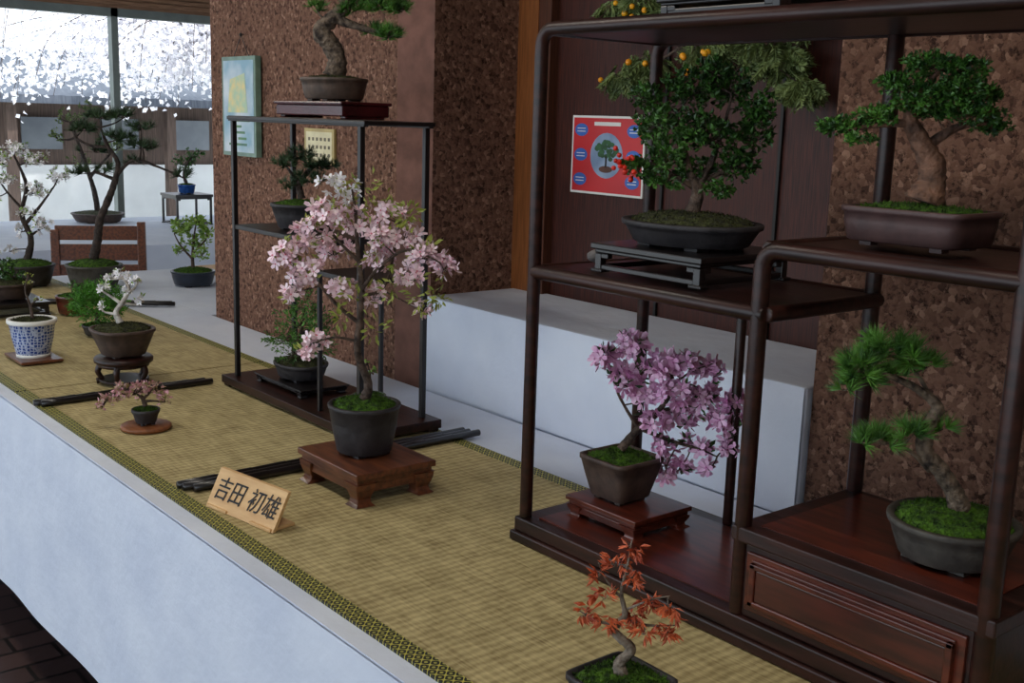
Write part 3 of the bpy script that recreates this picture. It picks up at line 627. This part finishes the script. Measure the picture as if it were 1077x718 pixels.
tree(e,(72,318),.0035,.06,[[(72,318,0,2),(72,306,0,1)]],[(72,304,8,6,10)],'leaf',bark,leafdk,size=.5)
e=group('tall_pine_bonsai',(1.61,4.70,MZ)); pot(e,.115,.09,.1,claygray,soil=moss,mound=.4)
tr=[[(95,275,0,5),(100,255,0,4.4),(103,235,0,4),(112,215,0,3.6),(120,195,0,3.2),(124,175,0,2.4),(114,158,0,2),(108,140,0,1)],[(121,190,0,2),(140,172,0,1.6),(165,178,0,1.2),(190,188,0,.8)],[(114,160,0,2),(95,158,0,1.5),(80,150,0,1)],[(120,192,0,2),(100,185,0,1.2)]]
pads=[(108,130,20,4,22),(134,128,14,4,14),(88,142,16,4,18),(126,150,20,4,22),(152,158,17,4,20),(98,164,16,4,14),(88,186,13,4,12),(110,182,10,3,8),(190,186,9,4,8),(150,139,11,4,10),(140,174,9,3,6)]
tree(e,(95,278),.0040,.11,tr,pads,'needle',barkdark,leafpinedk,size=.95,br=1.1,nn=26,ddepth=.35)
e=group('white_flowering_bonsai',(1.40,4.89,MZ)); pot(e,.11,.085,.09,claydark,soil=moss,mound=.4)
tr=[[(33,272,0,4),(38,250,0,3),(30,225,0,2.4),(36,195,0,1.8),(25,165,0,1)],[(33,235,0,2),(50,215,0,1.4),(65,195,0,.8)],[(31,220,0,1.6),(14,200,0,1),(4,180,0,.6)],[(36,248,0,1.4),(48,240,0,1),(56,236,0,.6)]]
pads=[(8,170,14,10,26),(28,160,16,9,30),(50,168,16,9,28),(66,184,12,8,18),(20,190,14,8,20),(45,200,16,9,22),(52,235,12,9,22),(30,240,10,8,12),(5,205,10,7,12),(38,222,10,8,12),(15,262,10,5,8)]
tree(e,(33,274),.00403,.1,tr,pads,'flower',barkdark,petalwhite,size=.7,extra=(leaflt,leaflt,.4),br=.8,dens=1.2)
e=group('light_green_shrub_pot',(2.005,4.61,.751)); pot(e,.095,.08,.065,mat('blue_black_glaze',(40,48,64),(26,34,46),scale=20,rough=.3),soil=moss)
tr=[[(203,284,0,2),(203,270,0,1.5),(205,250,0,1),(208,235,0,.6)],[(203,275,0,1.3),(190,260,0,.8),(184,248,0,.5)],[(204,268,0,1.2),(216,255,0,.8)]]
pads=[(190,242,12,8,18),(208,235,14,8,22),(218,248,9,8,14),(200,258,16,8,18),(214,268,10,6,10),(188,266,8,5,6)]
tree(e,(203,286),.0041,.068,tr,pads,'leaf',bark,leaflt,size=.75,br=.8,dens=1.8)
B=MB(); w_=.20
for s_ in (-1,1):
    B.box(s_*w_-.02,s_*w_+.02,-.02,.02,0,.93+.02*s_,brownwood); B.box(s_*w_-.018,s_*w_+.018,.36,.396,0,.44,brownwood)
    B.box(s_*w_-.012,s_*w_+.012,.0,.38,.18,.21,brownwood)
B.box(-w_-.01,w_+.01,-.01,.40,.43,.465,brownwood)
for z0,z1 in ((.52,.58),(.66,.74),(.76,.84),(.86,.93)): B.box(-w_,w_,-.010,.010,z0,z1,brownwood)
B.obj('wooden_chair',loc=(1.92,5.52,0),rz=-YAW+.25,bevel=.004)
simple('wooden_plank',2.15,2.65,4.85,5.0,.7505,.78,palewood)
def poles(name,p0,p1,n,r):
    B=MB(); p0=Vector(p0);p1=Vector(p1); d=(p1-p0); s=Vector((d.y,-d.x,0)).normalized()
    for i in range(n):
        o=s*((i-(n-1)/2)*r*2.1); jit=random.uniform(-.02,.02); D=d.normalized()*jit
        pts=[]
        K=9
        for k in range(K+1):
            t=k/K; p=p0.lerp(p1,t)+o+D
            pts.append((p.x,p.y,p.z+r,r*.93)); 
            if 0<k<K:
                q=p+d.normalized()*.003; pts[-1]=(p.x,p.y,p.z+r,r); pts.append((q.x,q.y,q.z+r,r*.88))
        B.tube(pts,blackwood,seg=10)
    B.obj(name)
poles('bamboo_divider_poles',(.825,2.862,MZ),(1.285,2.872,MZ),2,.0085)
poles('bamboo_divider_poles.001',(.855,2.05,MZ),(1.575,2.06,MZ),3,.0085)
poles('bamboo_divider_poles.002',(1.25,4.45,MZ),(1.72,4.12,MZ),2,.009)
e=group('far_tray_bonsai',(2.61,7.5,.751)); pot(e,.17,.14,.06,claybrown,soil=mossdark,mound=.2)
tree(e,(98,218),.0063,.06,[[(98,218,0,3),(95,195,0,2.5),(85,160,0,2),(75,130,0,1.5)],[(92,180,0,2),(110,160,0,1)]],[(70,122,18,10,30),(95,112,16,9,24),(115,150,14,9,20),(62,140,12,8,16),(80,165,14,8,14)],'leaf',barkdark,cyp,size=.6)
e=group('far_black_stand_bonsai',(3.1,7.2,.751)); low_table(e,.13,.13,.2,blackwood,top=.15,style='frame')
pot(e,.06,.05,.06,mat('blue_glaze',(40,84,150),(26,60,120),scale=20,rough=.25),c=(0,0,.2),soil=moss)
tree(e,(205,190),.0065,.26,[[(205,190,0,2),(203,178,0,1.5),(208,165,0,1)]],[(200,168,12,8,26),(212,160,10,7,24)],'leaf',barkdark,leafdk,size=.6)
e=group('far_small_shrub',(3.35,6.6,.751)); pot(e,.07,.06,.06,claydark,soil=moss)
tree(e,(205,222),.006,.06,[[(205,222,0,1.5),(203,212,0,1)]],[(205,208,10,7,20)],'leaf',barkdark,leaflt,size=.5)
# ------------------------------------------------------------------ wall posters
e=group('red_bonsai_poster',(2.115,2.183,1.413)); B=MB()
red=mat('poster_red',(206,36,40),(190,26,32),scale=6,rough=.4); blue=mat('poster_blue',(54,104,190),(44,88,170),scale=6,rough=.4); pale=mat('poster_photo_backdrop',(150,172,200),(110,134,168),scale=12,rough=.4); pgreen=mat('poster_photo_green',(54,104,60),(30,66,36),scale=60,rough=.5)
B.box(-.002,.002,-.138,.138,-.104,.104,paper); B.box(-.003,-.001,-.132,.132,-.098,.098,red)
def oval(B,y,z,ry,rz_,m,x):
    vs=[(x,y+math.cos(t*math.pi/12)*ry,z+math.sin(t*math.pi/12)*rz_) for t in range(24)]; B.add(vs,[tuple(range(24))],m)
oval(B,.0,.0,.062,.06,pale,-.0036)
for i in range(40):
    a=random.uniform(0,6.28); q=random.random()**.5; oval(B,math.cos(a)*.04*q,.012+math.sin(a)*.026*q,.008,.006,pgreen,-.0042-.00001*i)
oval(B,0,-.036,.026,.009,mat('poster_pot',(96,60,44),(80,50,36),rough=.5),-.0044); B.box(-.0044,-.0042,-.003,.003,-.032,.0,ink)
for y in (.1,-.1):
    for z in (.066,.0,-.066): oval(B,y,z,.026,.017,blue,-.0036)
for y in (.1,-.1):
    for z in (.066,.0,-.066):
        for k in (-.005,.003): B.box(-.0042,-.0038,y-.016,y+.016,z+k,z+k+.002,paper)
B.box(-.0042,-.0034,-.05,.05,.078,.088,paper); B.obj('poster_sheet',e)
e=group('framed_picture',(1.75,3.59,1.515)); B=MB()
B.box(-.012,.008,-.125,.125,-.165,.165,mat('frame_grey_green',(120,146,130),(100,126,112),rough=.4)); B.box(-.0135,-.011,-.112,.112,-.152,.152,mat('picture_print',(206,214,220),(130,170,190),scale=9,rough=.3))
for i in range(5): B.box(-.0145,-.013,random.uniform(-.09,-.02),random.uniform(.0,.09),-.13+i*.02,-.122+i*.02,mat('picture_green',(90,140,80),(60,110,90),rough=.4))
B.add([(-.0142,-.07,-.02),(-.0142,.08,-.02),(-.0142,.06,.09),(-.0142,-.05,.11)],[(0,1,2,3)],mat('picture_yellow',(224,206,140),(170,200,170),scale=30,rough=.4))
B.tube([(0,-.06,.16,.0015),(0,0,.235,.0015),(0,.06,.16,.0015)],darkmetal,seg=5); B.ball((0,0,.236),.006,darkmetal)
B.obj('frame_and_print',e)
e=group('wall_calendar',(1.759,3.08,1.4)); B=MB()
B.box(-.004,.004,-.09,.09,-.052,.055,mat('calendar_frame',(190,170,110),(170,150,96),rough=.5)); B.box(-.005,-.003,-.078,.078,-.042,.045,mat('calendar_paper',(224,216,180),(210,200,164),rough=.7))
for i in range(6):
    for j in range(3): B.box(-.0056,-.0048,-.068+i*.024,-.056+i*.024,-.03+j*.024,-.020+j*.024,mat('calendar_ink',(120,110,90),(100,92,76),rough=.7))
B.obj('sheet',e)
# ------------------------------------------------------------------ light
wd=bpy.data.worlds.new('sky'); bpy.context.scene.world=wd; wd.use_nodes=True
bg=wd.node_tree.nodes['Background']; bg.inputs['Color'].default_value=(.80,.90,1.0,1); bg.inputs['Strength'].default_value=2.45
def area(name,loc,sx,sy,power,col):
    l=bpy.data.lights.new(name,'AREA'); l.shape='RECTANGLE'; l.size=sx; l.size_y=sy; l.energy=power; l.color=col
    o=bpy.data.objects.new(name,l); bpy.context.collection.objects.link(o); o.location=loc; return o
for i,y in enumerate((0.2,2.6,5.2)): area('ceiling_lamp_%d'%(i+1),(.4,y,2.76),.3,1.2,14,(1,.93,.82))
s=bpy.data.lights.new('sun','SUN'); s.energy=3.5; s.angle=.03; s.color=(1,.97,.92); so=bpy.data.objects.new('sun',s); bpy.context.collection.objects.link(so)
so.rotation_euler=(math.radians(42),0,0); so.location=(0,-3,8)
# ------------------------------------------------------------------ camera
f=1180.0; p=math.atan(233.2/1180); rho=math.atan(0.031)
Fh=Vector((math.sin(YAW),math.cos(YAW),0)); R0=Vector((math.cos(YAW),-math.sin(YAW),0))
F_=Fh*math.cos(p)-Vector((0,0,1))*math.sin(p); U0=R0.cross(F_)
er=R0*math.cos(rho)+U0*math.sin(rho); eu=-R0*math.sin(rho)+U0*math.cos(rho)
cam=bpy.data.cameras.new('camera'); co=bpy.data.objects.new('camera',cam); bpy.context.collection.objects.link(co)
cam.sensor_width=36; cam.lens=36*f/1077; cam.clip_start=.01
M=Matrix((er,eu,-F_)).transposed().to_4x4(); M.translation=Vector((0,0,1.5)); co.matrix_world=M
bpy.context.scene.camera=co
bpy.context.scene.view_settings.view_transform='Standard'
